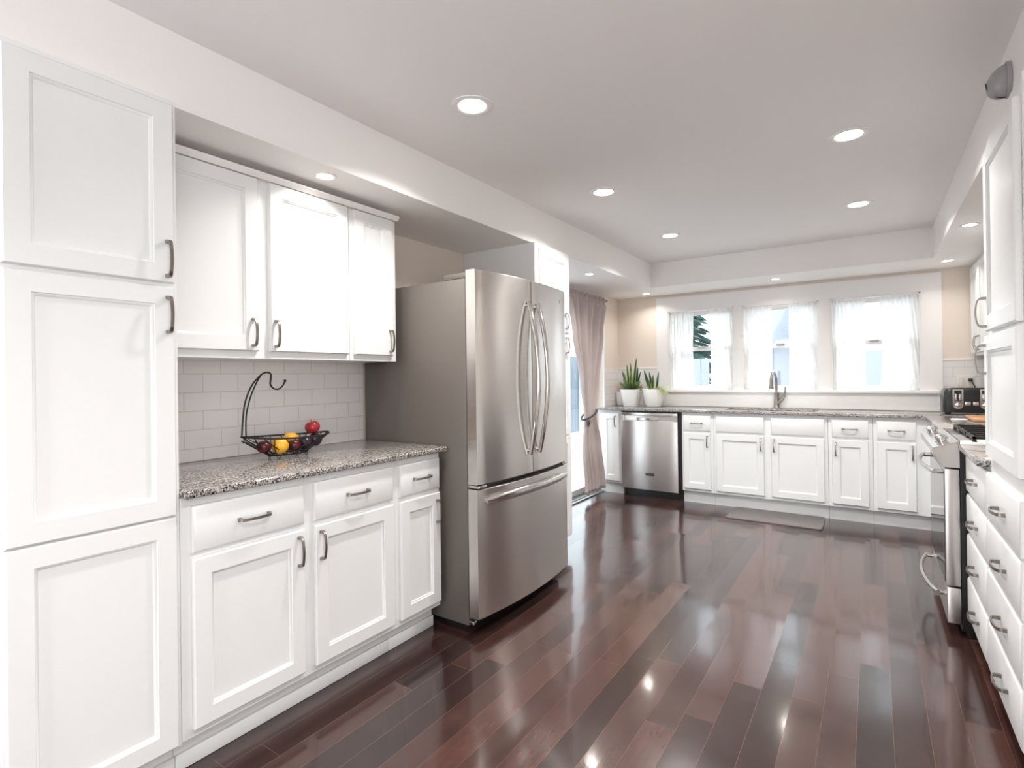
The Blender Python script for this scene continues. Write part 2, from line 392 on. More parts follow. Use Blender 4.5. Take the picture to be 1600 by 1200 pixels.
def rings_frame(m, x0, x1, y0, y1, z0, z1, wd, axis):
    """four bars round an opening in the XZ ('y') or YZ ('x') plane"""
    if axis == 'y':
        m.box(x0, x0+wd, y0, y1, z0, z1); m.box(x1-wd, x1, y0, y1, z0, z1)
        m.box(x0+wd, x1-wd, y0, y1, z0, z0+wd); m.box(x0+wd, x1-wd, y0, y1, z1-wd, z1)
    else:
        m.box(x0, x1, y0, y0+wd, z0, z1); m.box(x0, x1, y1-wd, y1, z0, z1)
        m.box(x0, x1, y0+wd, y1-wd, z0, z0+wd); m.box(x0, x1, y0+wd, y1-wd, z1-wd, z1)
    return m

# ------------------------------------------------------------------ the room
XW, XW2, XRW, YW = -2.4204, -2.468, 1.02, 5.867
ZC, ZS = 2.384, 2.1415
YB = -2.6
struct(MB().box(-2.62, 1.15, YB, 6.0, -.06, 0).build('floor', M['floor'], smooth=0), 'glossy dark reddish brown wood plank floor')
struct(MB().box(-2.62, 1.15, YB, 6.0, ZC, ZC+.08).build('ceiling', M['ceil'], smooth=0), 'white painted ceiling')
m = MB(); m.box(-2.62, XW, YB, 3.43, 0, ZC); m.box(-2.62, XW2, 3.43, 3.62, 0, ZC); m.box(-2.62, XW2, 5.42, 6.0, 0, ZC); m.box(-2.62, XW2, 3.62, 5.42, 2.03, ZC)
struct(m.build('wall_left', M['cream'], smooth=0), 'cream painted wall behind the refrigerator and curtain')
WIN = [(-1.87, -1.187), (-1.103, -.420), (-.325, .353)]; WZ0, WZ1 = 1.092, 1.957
m = MB(); m.box(XW2, XRW, YW, 6.0, 0, WZ0); m.box(XW2, XRW, YW, 6.0, WZ1, ZC)
xs = [XW2]+[v for p in WIN for v in p]+[XRW]
for i in range(0, len(xs), 2): m.box(xs[i], xs[i+1], YW, 6.0, WZ0, WZ1)
struct(m.build('wall_far', M['cream'], smooth=0), 'cream painted end wall with three windows')
struct(MB().box(XRW, 1.15, .25, 6.0, 0, ZC).box(XRW, 1.15, YB, -1.75, 0, ZC).box(XRW, 1.15, -1.75, .25, 0, .82).box(XRW, 1.15, -1.75, .25, 2.02, ZC).build('wall_right', M['cream'], smooth=0), 'cream painted right wall')  # unseen opening beside the viewer, added for the side fill lamp
m = MB(); m.box(-2.62, 1.15, YB-.12, YB, 2.1, ZC); m.box(-2.62, -2.42, YB-.12, YB, 0, 2.1); m.box(-.88, 1.15, YB-.12, YB, 0, 2.1)  # wide unglazed opening is made up to go with the rear fill lamp
struct(m.build('wall_back', M['back'], smooth=0), 'plain wall behind the viewer with wide opening added for fill light')
m = MB(); m.box(XW2-.15, -1.848, YB, YW, ZS, ZC-.0005)
struct(m.build('trim_1', M['soffit'], smooth=0), 'white boxed soffit over the left cabinets')
struct(MB().box(-1.848, .3999, 5.2528, YW, ZS, ZC-.0005).build('trim_2', M['soffit'], smooth=0), 'white boxed soffit above the windows')
struct(MB().box(.3999, XRW, YB, YW, ZS, ZC-.0005).build('trim_3', M['soffit'], smooth=0), 'white boxed soffit over the right cabinets')

# window surround: one flat white board with three openings, stool and apron
YT = 5.842
m = MB(); X0, X1 = -2.001, .4975
m.box(X0, X1, YT, YW-.0005, WZ1, 2.1136, .002); 
xs = [X0]+[v for p in WIN for v in p]+[X1]
for i in range(0, len(xs), 2): m.box(xs[i], xs[i+1], YT, YW-.0005, WZ0-.02, WZ1+.001, .001)
m.box(X0, X1, YT, YW-.0005, .9155, WZ0-.019, .001)
for a, b_ in WIN:                                   # jamb linings
    m.box(a-.001, a+.012, YT+.004, 5.99, WZ0, WZ1); m.box(b_-.012, b_+.001, YT+.004, 5.99, WZ0, WZ1); m.box(a, b_, YT+.004, 5.99, WZ1-.012, WZ1+.001)
struct(m.build('trim_4', M['trim'], smooth=0), 'wide flat white casing board around the three windows')
m = MB().box(X0-.012, X1-.03, YT-.038, 5.985, WZ0-.024, WZ0+.002, .004)
struct(m.build('trim_5', M['trim'], smooth=0), 'projecting white window sill above the sink')
for i, (a, b_) in enumerate(WIN):
    m = MB(); zm = 1.537
    rings_frame(m, a+.0125, b_-.0125, 5.945, 5.975, zm-.022, WZ1-.0125, .042, 'y')
    f = struct(m.build('window_%d' % (i+1), M['trim'], smooth=0), 'white double hung sash window, %s of the three over the sink' % ('left', 'middle', 'right')[i])
    m = MB(); rings_frame(m, a+.0125, b_-.0125, 5.905, 5.935, WZ0+.003, zm+.02, .044, 'y')
    m.build('lower_sash', M['trim'], f, smooth=0)
    MB().box(a+.05, b_-.05, 5.958, 5.962, zm+.02, WZ1-.05).build('glass_pane', M['glass'], f, smooth=0)
    MB().box(a+.052, b_-.052, 5.918, 5.922, WZ0+.045, zm-.024).build('glass_pane', M['glass'], f, smooth=0)
    MB().box((a+b_)/2-.035, (a+b_)/2+.035, 5.895, 5.906, zm+.004, zm+.022, .003).build('sash_lock', M['alum'], f)
# sliding glass door in the left wall
m = MB(); rings_frame(m, -2.60, -2.55, 3.625, 5.415, .022, 2.028, .055, 'x'); m.box(-2.60, -2.555, 4.49, 4.55, .07, 1.975)
f = struct(m.build('door_1', M['trim'], smooth=0), 'white framed sliding glass door beyond the refrigerator')
MB().box(-2.578, -2.572, 3.675, 4.495, .076, 1.975).build('glass_pane', M['glass'], f, smooth=0)
MB().box(-2.588, -2.582, 4.545, 5.365, .076, 1.975).build('glass_pane', M['glass'], f, smooth=0)
m = MB(); m.box(-2.62, -2.43, 3.63, 5.41, 0.0005, .012, .002); m.box(-2.615, -2.605, 3.63, 5.41, .011, .02); m.box(-2.545, -2.535, 3.63, 5.41, .011, .02); m.box(-2.475, -2.465, 3.63, 5.41, .011, .02)
m.build('threshold', M['alum'], f, smooth=0)
m = MB(); m.box(XW2, XW2+.018, 5.42, 5.45, 0.0, 2.06); m.box(XW2, XW2+.018, 3.59, 3.62, 0.0, 2.06); m.box(XW2, XW2+.018, 3.62, 5.42, 2.03, 2.06)
struct(m.build('trim_6', M['trim'], smooth=0), 'thin white casing around the sliding door')
m = MB(); m.box(XW+.0005, XW+.008, .82, 2.0355, .9145, 1.3470)
struct(m.build('trim_7', M['tileL'], smooth=0), 'white subway tile splashback above the left counter')
m = MB(); m.box(XW2+.0005, XW2+.008, 5.451, YW-.001, .9145, 1.325)
struct(m.build('trim_8', M['tileL'], smooth=0), 'white subway tile on the side wall beside the plants')
m = MB(); m.box(XW2+.009, X0-.001, YW-.008, YW-.0005, .9145, 1.325)
struct(m.build('trim_9', M['tileF'], smooth=0), 'white subway tile behind the potted plants')
m = MB(); m.box(X1+.001, XRW-.0005, YW-.008, YW-.0005, .9145, 1.348)
struct(m.build('trim_10', M['tileF'], smooth=0), 'white subway tile behind the toaster')
m = MB(); m.box(XW2+.009, X0-.001, YW-.012, YW-.0005, 1.3255, 1.345, .003); m.box(X1+.001, XRW-.001, YW-.012, YW-.0005, 1.3485, 1.366, .003)
struct(m.build('trim_11', M['trim'], smooth=0), 'white tile cap strip along the top of the end wall tile')
struct(MB().box(XRW-.008, XRW-.0005, 2.73, YW-.013, .9145, 1.385).build('trim_12', M['tileL'], smooth=0), 'white subway tile behind the range')

# ------------------------------------------------------------------ left wall cabinets
XF = -1.8156; L = LM(XF)
def carcass(root, x0, x1, y0, y1, z0, z1): return MB().box(x0, x1, y0, y1, z0, z1, .0015, 1).build('carcass', M['cab'], root, smooth=0)
t = thing('tall_cabinet', (-2.1, .58, 0), 'tall white pantry cabinet with three stacked doors at the left edge', 'cabinet')
carcass(t, XW+.001, XF, .30, .797, .112, ZS-.001)
add_door(t, L, .384, .7825, 1.564, 2.122, .7615, 1.637)
add_door(t, L, .384, .7825, .842, 1.553, .7615, 1.465)
add_door(t, L, .384, .7825, .125, .837)
MB().box(XW+.001, XF-.062, .30, .797, 0.0005, .1118).build('toe_kick', M['cab'], t, smooth=0)
MB().box(XF-.0618, XF-.048, .30, .797, 0.0005, .055, .004).build('shoe_moulding', M['cab'], t)

zdt, zdb, zt, zb = .8586, .7096, .6903, .146
t = thing('base_cabinet', (-2.1, 1.25, 0), 'white base cabinet with two drawers over two doors, below the fruit basket', 'cabinet')
carcass(t, XW+.001, XF, .7985, 1.706, .118, .8885)
for a, b_, h in ((.8277, 1.2309, 1.2035), (1.2769, 1.6846, 1.3005)):
    add_drawer(t, L, a, b_, zdb, zdt); add_door(t, L, a, b_, zb, zt, h, .612)
MB().box(XW+.001, XF-.062, .7985, 1.706, 0.0005, .1178).build('toe_kick', M['cab'], t, smooth=0)
MB().box(XF-.0618, XF-.048, .7985, 1.706, 0.0005, .055, .004).build('shoe_moulding', M['cab'], t)
t = thing('base_cabinet', (-2.1, 1.86, 0), 'narrow white base cabinet with one drawer and one door beside the refrigerator', 'cabinet')
carcass(t, XW+.001, XF, 1.707, 2.008, .118, .8885)
add_drawer(t, L, 1.7276, 1.9968, zdb, zdt); add_door(t, L, 1.7276, 1.9968, zb, zt, 1.968, .60)
MB().box(XW+.001, XF-.062, 1.707, 2.008, 0.0005, .1178).build('toe_kick', M['cab'], t, smooth=0)
MB().box(XF-.0618, XF-.048, 1.707, 2.008, 0.0005, .055, .004).build('shoe_moulding', M['cab'], t)
o = MB().box(XW+.0085, -1.773, .7985, 2.0290, .889, .914, .006, 3).build('worktop', M['granite'], loc=(-2.1, 1.4, .889))
tag(o, 'short speckled grey granite counter holding the fruit basket', 'worktop')

XUF = -2.0954; U = LM(XUF)
def upper(y0, y1, doors, label):
    t = thing('wall_cabinet', (XW, (y0+y1)/2, 1.3474), label, 'cabinet')
    carcass(t, XW+.0085, XUF, y0, y1, 1.3474, 2.0885)
    for a, b_, h in doors: add_door(t, U, a, b_, 1.378, 2.0865, h, 1.453)
    MB().loft([[Vector((XW+.0085, y0, 2.089)), Vector((XUF+.022, y0, 2.089)), Vector((XUF+.034, y0, 2.105)), Vector((XUF+.034, y0, 2.1135)), Vector((XW+.0085, y0, 2.1135))],
               [Vector((XW+.0085, y1+.001, 2.089)), Vector((XUF+.022, y1+.001, 2.089)), Vector((XUF+.034, y1+.001, 2.105)), Vector((XUF+.034, y1+.001, 2.1135)), Vector((XW+.0085, y1+.001, 2.1135))]]).build('crown_moulding', M['soffit'], t, smooth=0)
    return t
upper(.798, 1.690, ((.823, 1.223, 1.1945), (1.272, 1.674, 1.293)), 'white two door wall cabinet above the fruit basket')
upper(1.692, 1.994, ((1.712, 1.958, 1.9335),), 'narrow white one door wall cabinet next to the refrigerator top')

# tall cabinet on the far side of the refrigerator
t = thing('tall_cabinet', (-2.1, 3.18, 0), 'tall white pantry cabinet on the far side of the refrigerator', 'cabinet')
carcass(t, XW+.001, XF, 2.957, 3.42, .112, ZS-.001)
add_door(t, L, 2.998, 3.395, 1.564, 2.108, 3.33, 1.648); add_door(t, L, 2.998, 3.395, .842, 1.553, 3.33, 1.476); add_door(t, L, 2.998, 3.395, .125, .837)
MB().box(XW+.001, XF-.062, 2.957, 3.42, 0.0005, .1118).build('toe_kick', M['cab'], t, smooth=0)

# ------------------------------------------------------------------ refrigerator
FY0, FY1 = 2.038, 2.946
t = thing('refrigerator', (-2.0, 2.49, 0), 'stainless steel french door refrigerator with bottom freezer drawer', 'refrigerator')
MB().box(-2.40, -1.660, FY0+.003, FY1-.003, .035, 1.750, .004).build('case', M['fside'], t, smooth=30)
MB().box(-2.35, -1.69, FY0+.03, FY1-.03, .0005, .0345).build('base_grille', M['black'], t, smooth=0)
def arc(y, amp=.040):
    q = (y-FY0)/(FY1-FY0)*2-1
    return -1.592+amp*(1-q*q)
def curved(y0, y1, z0, z1, n=14):
    m = MB(); rings = []
    ys = [y0+(y1-y0)*i/n for i in range(n+1)]
    for z, ins in ((z0, .003), (z0+.003, 0), (z1-.003, 0), (z1, .003)):
        r = [Vector((-1.652, y0, z)), ]
        r += [Vector((arc(y)-ins-(.003 if i in (0, n) else 0), y, z)) for i, y in enumerate(ys)]
        r += [Vector((-1.652, y1, z))]
        rings.append(r)
    m.loft(rings); return m
def bow(p0, p1, out, wdir, hw, th, n=18, end=.0):
    """flat bowed bar handle between two points on the face, pushed along +X"""
    m = MB(); rings = []
    p0, p1 = Vector(p0), Vector(p1); ax = (p1-p0).normalized(); wd = Vector(wdir)
    for i in range(n+1):
        s_ = i/n; q = p0.lerp(p1, s_); k = 1-(2*s_-1)**2
        q = q+Vector((.012+out*k, 0, 0)); taper = .62+.38*min(1, k*2.2)
        tn = (ax+Vector((out*(2-4*s_)*2/((p1-p0).length), 0, 0))).normalized(); nn = tn.cross(wd).normalized()
        w_, h_ = hw*taper, th
        rings.append([q+wd*w_*math.cos(a)*1.0+nn*h_*math.sin(a) for a in [2*PI*j/12 for j in range(12)]])
    m.loft(rings)
    for p in (p0.lerp(p1, .025), p0.lerp(p1, .975)):
        m.tube([p-Vector((.004, 0, 0)), p+Vector((.022, 0, 0))], hw*.6, 10)
    return m
ym = 2.4885
for nm, a, b_, hy, lb in (('door', FY0, ym-.003, ym-.048, 0), ('door', ym+.003, FY1, ym+.048, 1)):
    d = curved(a, b_, .7335, 1.7885).build(nm, M['steel'], t, smooth=35)
    bow((arc(hy)-.002, hy, .838), (arc(hy)-.002, hy, 1.668), .060, (0, 1, 0), .0165, .012).build('handle', M['chrome'], d)
    if lb:
        MB().lathe([(.011, 0), (.011, .0012), (.0095, .0016)], (arc(2.845), 2.845, 1.712), 20, (1, -.12, 0)).build('emblem', M['chrome'], d)
d = curved(FY0, FY1, .080, .7105, 22).build('freezer_drawer', M['steel'], t, smooth=35)
bow((arc(2.10)-.004, 2.085, .655), (arc(2.88)-.004, 2.895, .655), .040, (0, 0, 1), .022, .011, 24).build('handle', M['chrome'], d)
MB().box(-1.70, -1.60, FY0+.03, FY1-.03, .712, .732).build('gasket', M['rubber'], t, smooth=0)
for y in (FY0+.004, FY1-.074):
    MB().box(-1.80, -1.645, y, y+.07, 1.7505, 1.779, .004).build('hinge_cover', M['fside'], t)
for y in (FY0+.006, FY1-.066):
    MB().box(-1.658, -1.585, y, y+.06, .7155, .7290, .002).build('centre_hinge', M['chrome'], t)
MB().box(-1.659, -1.63, FY0+.002, FY0+.03, .045, .062, .003).build('foot_bracket', M['chrome'], t)

# ------------------------------------------------------------------ window wall cabinets
YF = 5.288; F = FM(YF); YT0 = 5.335
def fbase(x0, x1, label, fronts, loc=None):
    t = thing('base_cabinet', ((x0+x1)/2, 5.6, 0), label, 'cabinet')
    MB().box(x0, x1, YF, YW-.02, .118, .8885, .0015, 1).build('carcass', M['cab'], t, smooth=0)
    MB().box(x0, x1, YT0, YW-.02, .0005, .1178).build('toe_kick', M['cab'], t, smooth=0)
    for kind, a, b_, z0, z1, h in fronts:
        if kind == 'door': add_door(t, F, a, b_, z0, z1, h, .612)
        elif kind == 'drawer': add_drawer(t, F, a, b_, z0, z1)
        else: add_drawer(t, F, a, b_, z0, z1, False, name='false_front')
    return t
t = thing('base_cabinet', (-2.33, 5.6, 0), 'narrow white corner base cabinet left of the dishwasher', 'cabinet')
MB().box(XW2+.0085, -2.200, YF, YW-.02, .118, .8885, .0015, 1).build('carcass', M['cab'], t, smooth=0)
MB().box(XW2+.0085, -2.200, YT0, YW-.02, .0005, .1178).build('toe_kick', M['cab'], t, smooth=0)
add_door(t, F, -2.418, -2.222, .141, .8586, -2.262, .775)
fbase(-1.567, -1.267, 'white base cabinet with one drawer, immediately right of the dishwasher',
      (('drawer', -1.5507, -1.2929, zdb, zdt, 0), ('door', -1.5507, -1.2929, zb, zt, -1.322)))
fbase(-1.265, -.324, 'wide white sink base cabinet with two plain false fronts over two doors',
      (('false', -1.2408, -.8247, zdb, zdt, 0), ('door', -1.2408, -.8247, zb, zt, -.851), ('false', -.765, -.3516, zdb, zdt, 0), ('door', -.765, -.3516, zb, zt, -.742)))
fbase(-.322, -.006, 'narrow white base cabinet just right of the sink base, above the right end of mat',
      (('drawer', -.295, -.0358, zdb, zdt, 0), ('door', -.295, -.0358, zb, zt, -.268)))
fbase(-.004, .372, 'white base cabinet in the right corner of the window wall, handle near its right edge',
      (('drawer', .0216, .2779, zdb, zdt, 0), ('door', .0216, .2779, zb, zt, .254)))
t = thing('base_cabinet', (.7, 4.66, 0), 'white corner base cabinet between the range and the window wall', 'cabinet')
MB().box(.372, XRW-.01, 4.03, 5.286, .118, .8885, .0015, 1).build('carcass', M['cab'], t, smooth=0)
MB().box(.43, XRW-.01, 4.03, 5.286, .0005, .1178).build('toe_kick', M['cab'], t, smooth=0)
add_door(t, RM(.372), 4.06, 4.52, zb, zt, 4.10, .612); add_drawer(t, RM(.372), 4.06, 4.52, zdb, zdt)

# dishwasher
t = thing('dishwasher', (-1.885, 5.58, 0), 'stainless steel dishwasher with pocket handle under the window counter', 'dishwasher')
MB().box(-2.196, -1.571, 5.300, YW-.03, .100, .8870, .002).build('tub', M['black'], t, smooth=0)
MB().box(-2.190, -1.572, 5.345, YW-.05, .0005, .0995).build('toe_kick', M['black'], t, smooth=0)
y0, y1 = 5.252, 5.299; a, b_ = -2.190, -1.600; z0, z1 = .088, .872
m = MB(); hz0, hz1 = .792, .842; ha, hb = -2.158, -1.640
m.box(a, b_, y0, y1, z0, hz0, .003); m.box(a, b_, y0, y1, hz1, z1, .003); m.box(a, ha, y0, y1, hz0-.003, hz1+.003); m.box(hb, b_, y0, y1, hz0-.003, hz1+.003)
m.box(ha, hb, y0+.020, y1, hz0-.003, hz1+.003)
d = m.build('door', M['steelf'], t, smooth=30)
MB().box(-2.02, -1.80, y0+.002, y0+.019, hz0, hz0+.028, .004).build('pocket_handle', M['steelf'], d, smooth=30)
MB().box(-1.925, -1.885, y0-.0005, y0+.003, hz0+.012, hz0+.024, .001).build('latch', M['black'], d, smooth=0)
MB().box(-1.930, -1.842, y0-.0016, y0+.001, .232, .258, .003).build('badge', M['dblue'], d, smooth=0)
def text(name, s, size, loc, rot, m, parent):
    cu = bpy.data.curves.new(name, 'FONT'); cu.body = s; cu.size = size; cu.extrude = .0003; cu.align_x = 'CENTER'; cu.align_y = 'CENTER'
    tmp = bpy.data.objects.new(name, cu); C.objects.link(tmp); bpy.context.view_layer.update()
    me = bpy.data.meshes.new_from_object(tmp.evaluated_get(bpy.context.evaluated_depsgraph_get())); bpy.data.objects.remove(tmp)
    me.name = name; me.materials.clear(); me.materials.append(m)
    o = bpy.data.objects.new(name, me); C.objects.link(o); o.parent = parent
    o.location = Vector(loc)-Vector(parent['_o']); o.rotation_euler = rot; o['_o'] = parent['_o']; return o
text('lettering', 'MAYTAG', .018, (-1.886, y0-.0022, .245), (PI/2, 0, 0), M['chrome'], d)
text('small_print', 'MAYTAG', .016, (-2.148, y0-.0010, .858), (PI/2, 0, 0), M['dblue'], d)

# worktop with sink cut-out, an L that turns along the right wall
SX0, SX1, SY0, SY1 = -1.205, -.42, 5.385, 5.775
m = MB(); z0, z1 = .889, .914
m.box(XW2+.0085, SX0, 5.2493, YW-.0085, z0, z1, .004); m.box(SX1, XRW-.009, 5.2493, YW-.0085, z0, z1, .004)
m.box(SX0-.004, SX1+.004, 5.2493, SY0, z0, z1, .004); m.box(SX0-.004, SX1+.004, SY1, YW-.0255, z0, z1, .004)
m.box(.330, XRW-.009, 4.028, 5.2553, z0, z1, .004)
o = m.build('worktop', M['granite'], loc=(-.8, 5.55, .889)); tag(o, 'long speckled granite counter under the windows with the sink cut into it', 'worktop')
m = MB(); a0, a1, b0, b1 = SX0-.008, SX1+.008, SY0-.008, SY1+.008
m.loft([[Vector((a0, b0, .8880)), Vector((a1, b0, .8880)), Vector((a1, b1, .8880)), Vector((a0, b1, .8880))],
        [Vector((a0+.02, b0+.02, .70)), Vector((a1-.02, b0+.02, .70)), Vector((a1-.02, b1-.02, .70)), Vector((a0+.02, b1-.02, .70))]], cap0=False)
o = m.build('sink', M['chrome'], loc=(-.81, 5.58, .70), solid=.002); tag(o, 'undermounted stainless steel sink basin below the faucet', 'sink')
o = MB().box(.330, XRW-.009, 2.722, 3.252, z0, z1, .004).build('worktop', M['granite'], loc=(.7, 3.0, .889)); tag(o, 'small granite counter piece between the range and the right tall cabinet', 'worktop')

# faucet
t = thing('faucet', (-.79, 5.812, .914), 'brushed nickel pull-down kitchen faucet behind the sink', 'faucet')
fx, fy = -.79, 5.812
MB().lathe([(.030, .0005), (.030, .006), (.026, .012), (.024, .06), (.020, .12), (.017, .15)], (fx, fy, .914), 24).build('body', M['nickel'], t)
path = [(fx, fy, 1.06), (fx, fy, 1.14)]
for k in range(0, 11):
    q = PI*k/10*.93
    path.append((fx-.006*k/10*4, fy-.075*(1-math.cos(q)), 1.19+.085*math.sin(q)))
MB().tube(path, .0125, 14).build('spout', M['nickel'], t)
ex, ey, ez = path[-1]
MB().lathe([(.013, .005), (.0155, -.01), (.0165, -.05), (.021, -.085), (.023, -.095), (.021, -.100)], (ex, ey, ez), 20, None).build('spray_head', M['nickel'], t)
m = MB().tube([(fx+.005, fy-.005, .955), (fx+.050, fy-.008, 1.010), (fx+.075, fy-.010, 1.045)], [.017, .016, .014], 14)
h = m.build('handle_stem', M['nickel'], t)
MB().tube([(fx+.070, fy-.010, 1.040), (fx+.078, fy-.012, 1.085), (fx+.082, fy-.014, 1.128)], [.006, .005, .0065], 10).build('lever', M['nickel'], h)

# ------------------------------------------------------------------ right wall
XRF = .372; R = RM(XRF)
t = thing('tall_cabinet', (.7, 2.43, 0), 'tall white cabinet at the right edge with two doors over four drawers', 'cabinet')
carcass(t, XRF, XRW-.001, 2.135, 2.718, .112, ZS-.001)
add_door(t, R, 2.150, 2.665, 1.408, 2.075, 2.630, 1.478); add_door(t, R, 2.150, 2.690, .938, 1.392, 2.652, 1.303)
for z0, z1 in ((.703, .872), (.519, .690), (.318, .506), (.122, .305)): add_drawer(t, R, 2.150, 2.705, z0, z1, hu=2.39, L=.11)
MB().box(.44, XRW-.001, 2.135, 2.718, .0005, .1118).build('toe_kick', M['black'], t, smooth=0)
t = thing('base_cabinet', (.7, 2.99, 0), 'narrow white four drawer cabinet between the range and the right tall cabinet', 'cabinet')
carcass(t, XRF, XRW-.001, 2.720, 3.252, .112, .8885)
for z0, z1 in ((.703, .872), (.519, .690), (.318, .506), (.122, .305)): add_drawer(t, R, 2.728, 3.235, z0, z1, hu=2.955, L=.11)
MB().box(.44, XRW-.001, 2.720, 3.252, .0005, .1118).build('toe_kick', M['black'], t, smooth=0)
XU2 = .70; R2 = RM(XU2)
for i, (y0, y1) in enumerate(((4.10, 4.98), (4.982, 5.852))):
    t = thing('wall_cabinet', (XRW, (y0+y1)/2, 1.385), ('white wall cabinet on the right wall, the one nearer the range', 'white wall cabinet on the right wall in the window corner above the toaster')[i], 'cabinet')
    carcass(t, XU2, XRW-.009, y0, y1, 1.385, ZS-.001)
    mid = (y0+y1)/2
    add_door(t, R2, y0+.02, mid-.004, 1.405, 2.115, mid-.04, 1.475); add_door(t, R2, mid+.004, y1-.02, 1.405, 2.115, mid+.04, 1.475)

# range
RY0, RY1 = 3.262, 4.018
t = thing('range', (.65, 3.64, 0), 'stainless steel slide-in range with bowed bar handles and dark oven window', 'range')
MB().box(.335, XRW-.012, RY0+.004, RY1-.004, .03, .905, .003).build('body', M['black'], t, smooth=0)
m = MB()
prof = [(.338, .928), (.236, .893), (.232, .886), (.236, .862), (.246, .858), (.276, .802), (.3345, .802), (.3345, .928)]
m.loft([[Vector((x, RY0, z)) for x, z in prof], [Vector((x, RY1, z)) for x, z in prof]])
cp = m.build('control_panel', M['steelf'], t, smooth=0)
MB().box(.3355, XRW-.012, RY0, RY1, .9055, .925, .003).build('cooktop', M['steelf'], t, smooth=30)
nrm = Vector((-.035, 0, .102)).normalized()
for y, w_ in ((3.345, .03), (3.425, .03), (3.855, .028), (3.935, .028)):
    k = MB().lathe([(.024, 0), (.024, .006), (.019, .008), (.018, .028), (.015, .031)], Vector((.280, y, .9085))+nrm*.0005, 20, nrm).build('knob', M['chrome'], cp)
    MB().box(.262, .300, y-.004, y+.004, .9295, .9435, .002).build('grip', M['chrome'], k)
d = None
m = MB(); zd0, zd1 = .238, .795
m.box(.278, .3345, RY0+.001, RY1-.001, zd0, zd1, .004)
d = m.build('oven_door', M['steelf'], t, smooth=30)
MB().box(.2755, .279, RY0+.012, RY1-.012, zd0+.012, zd1-.012, .001).build('oven_window', M['glassblack'], d, smooth=0)
def rbow(z, y0, y1, xf, out):
    m = MB(); rings = []; n = 18
    for i in range(n+1):
        s_ = i/n; y = y0+(y1-y0)*s_; k = math.sin(PI*s_)**.75
        x = xf-.030-out*k; dx = 0
        rings.append([Vector((x+.010*math.cos(a), y, z+.012*math.sin(a))) for a in [2*PI*j/10 for j in range(10)]])
    m.loft(rings)
    for y in (y0+.012, y1-.012): m.tube([(xf+.001, y, z), (xf-.034, y, z)], .012, 10)
    return m
rbow(.772, RY0+.05, RY1-.05, .2755, .038).build('handle', M['chrome'], d)
d2 = MB().box(.282, .3345, RY0+.001, RY1-.001, .060, .230, .004).build('storage_drawer', M['steelf'], t, smooth=30)
rbow(.182, RY0+.05, RY1-.05, .282, .044).build('handle', M['chrome'], d2)
MB().box(.36, XRW-.05, RY0+.02, RY1-.02, .0005, .0295).build('base', M['black'], t, smooth=0)
for i, y in enumerate((RY0+.025, RY0+.27, RY0+.515)):       # three cast iron grates
    m = MB(); g0, g1 = y, y+.225; gx0, gx1 = .385, .93; zg = .945
    m.box(gx0, gx1, g0, g0+.012, zg-.006, zg+.006); m.box(gx0, gx1, g1-.012, g1, zg-.006, zg+.006)
    for x in (gx0, gx0+.13, (gx0+gx1)/2-.006, gx1-.142, gx1-.012): m.box(x, x+.012, g0, g1, zg-.006, zg+.006)
    m.box(gx0, gx1, (g0+g1)/2-.006, (g0+g1)/2+.006, zg-.006, zg+.006)
    for x in (gx0, gx1-.014):
        for yy in (g0, g1-.014): m.box(x, x+.014, yy, yy+.014, .9255, zg)
    m.build('grate', M['blackiron'], t, smooth=0)
    for x in (.50, .80): MB().lathe([(.045, .9255), (.045, .932), (.035, .937), (.0, .937)], (x, y+.112, 0), 20).build('burner', M['blackiron'], t)

# toaster
t = thing('toaster', (.63, 5.58, .914), 'black four slice toaster with two silver lever panels in the right corner', 'toaster')
tx0, tx1, ty0, ty1, tz0, tz1 = .462, .802, 5.44, 5.70, .932, 1.122
m = MB()
def rr(x0, x1, y0, y1, r, z):
    pts = []
    for cx_, cy_, a0 in ((x1-r, y1-r, 0), (x0+r, y1-r, 90), (x0+r, y0+r, 180), (x1-r, y0+r, 270)):
        for k in range(5): a = math.radians(a0+k*22.5); pts.append(Vector((cx_+r*math.cos(a), cy_+r*math.sin(a), z)))
    return pts
m.loft([rr(tx0, tx1, ty0, ty1, .03, tz0), rr(tx0-.002, tx1+.002, ty0-.002, ty1+.002, .03, tz0+.05), rr(tx0+.004, tx1-.004, ty0, ty1, .03, tz1-.03), rr(tx0+.016, tx1-.016, ty0+.008, ty1-.008, .03, tz1-.006), rr(tx0+.03, tx1-.03, ty0+.02, ty1-.02, .03, tz1)])
m.build('shell', M['black'], t)
for k, cx_ in enumerate((.553, .718)):
    m = MB(); prof = [(-.033, 1.112)]; yq = ty0-.004
    ring = [(cx_-.033, 1.115), (cx_-.033, .995)]+[(cx_+.033*math.cos(a), .995+.033*math.sin(a)) for a in [PI+PI*j/10 for j in range(1, 10)]]+[(cx_+.033, .995), (cx_+.033, 1.115)]
    m.loft([[Vector((x, yq-.001, z)) for x, z in ring], [Vector((x, yq+.006, z)) for x, z in ring]])
    p = m.build('lever_panel', M['chrome'], t, smooth=0)
    MB().box(cx_-.022, cx_+.022, yq-.0022, yq-.0008, 1.022, 1.106, .0005).build('lever_slot', M['black'], p, smooth=0)
    for q in (-.012, .012): MB().box(cx_+q-.008, cx_+q+.008, yq-.007, yq-.002, 1.026, 1.080, .002).build('lever', M['chrome'], p)
    MB().lathe([(.019, 0), (.018, .014), (.014, .017)], (cx_, yq-.001, .992), 20, (0, -1, 0)).build('dial', M['chrome'], p)
for x in (.612, .660): MB().box(x-.017, x+.017, ty0-.006, ty0-.001, .988, 1.018, .002).build('button', M['chrome'], t)
for y in (5.50, 5.54, 5.60, 5.64): MB().box(tx0+.06, tx1-.06, y-.008, y+.008, tz1-.001, tz1+.0012).build('bread_slot', M['rubber'], t, smooth=0)
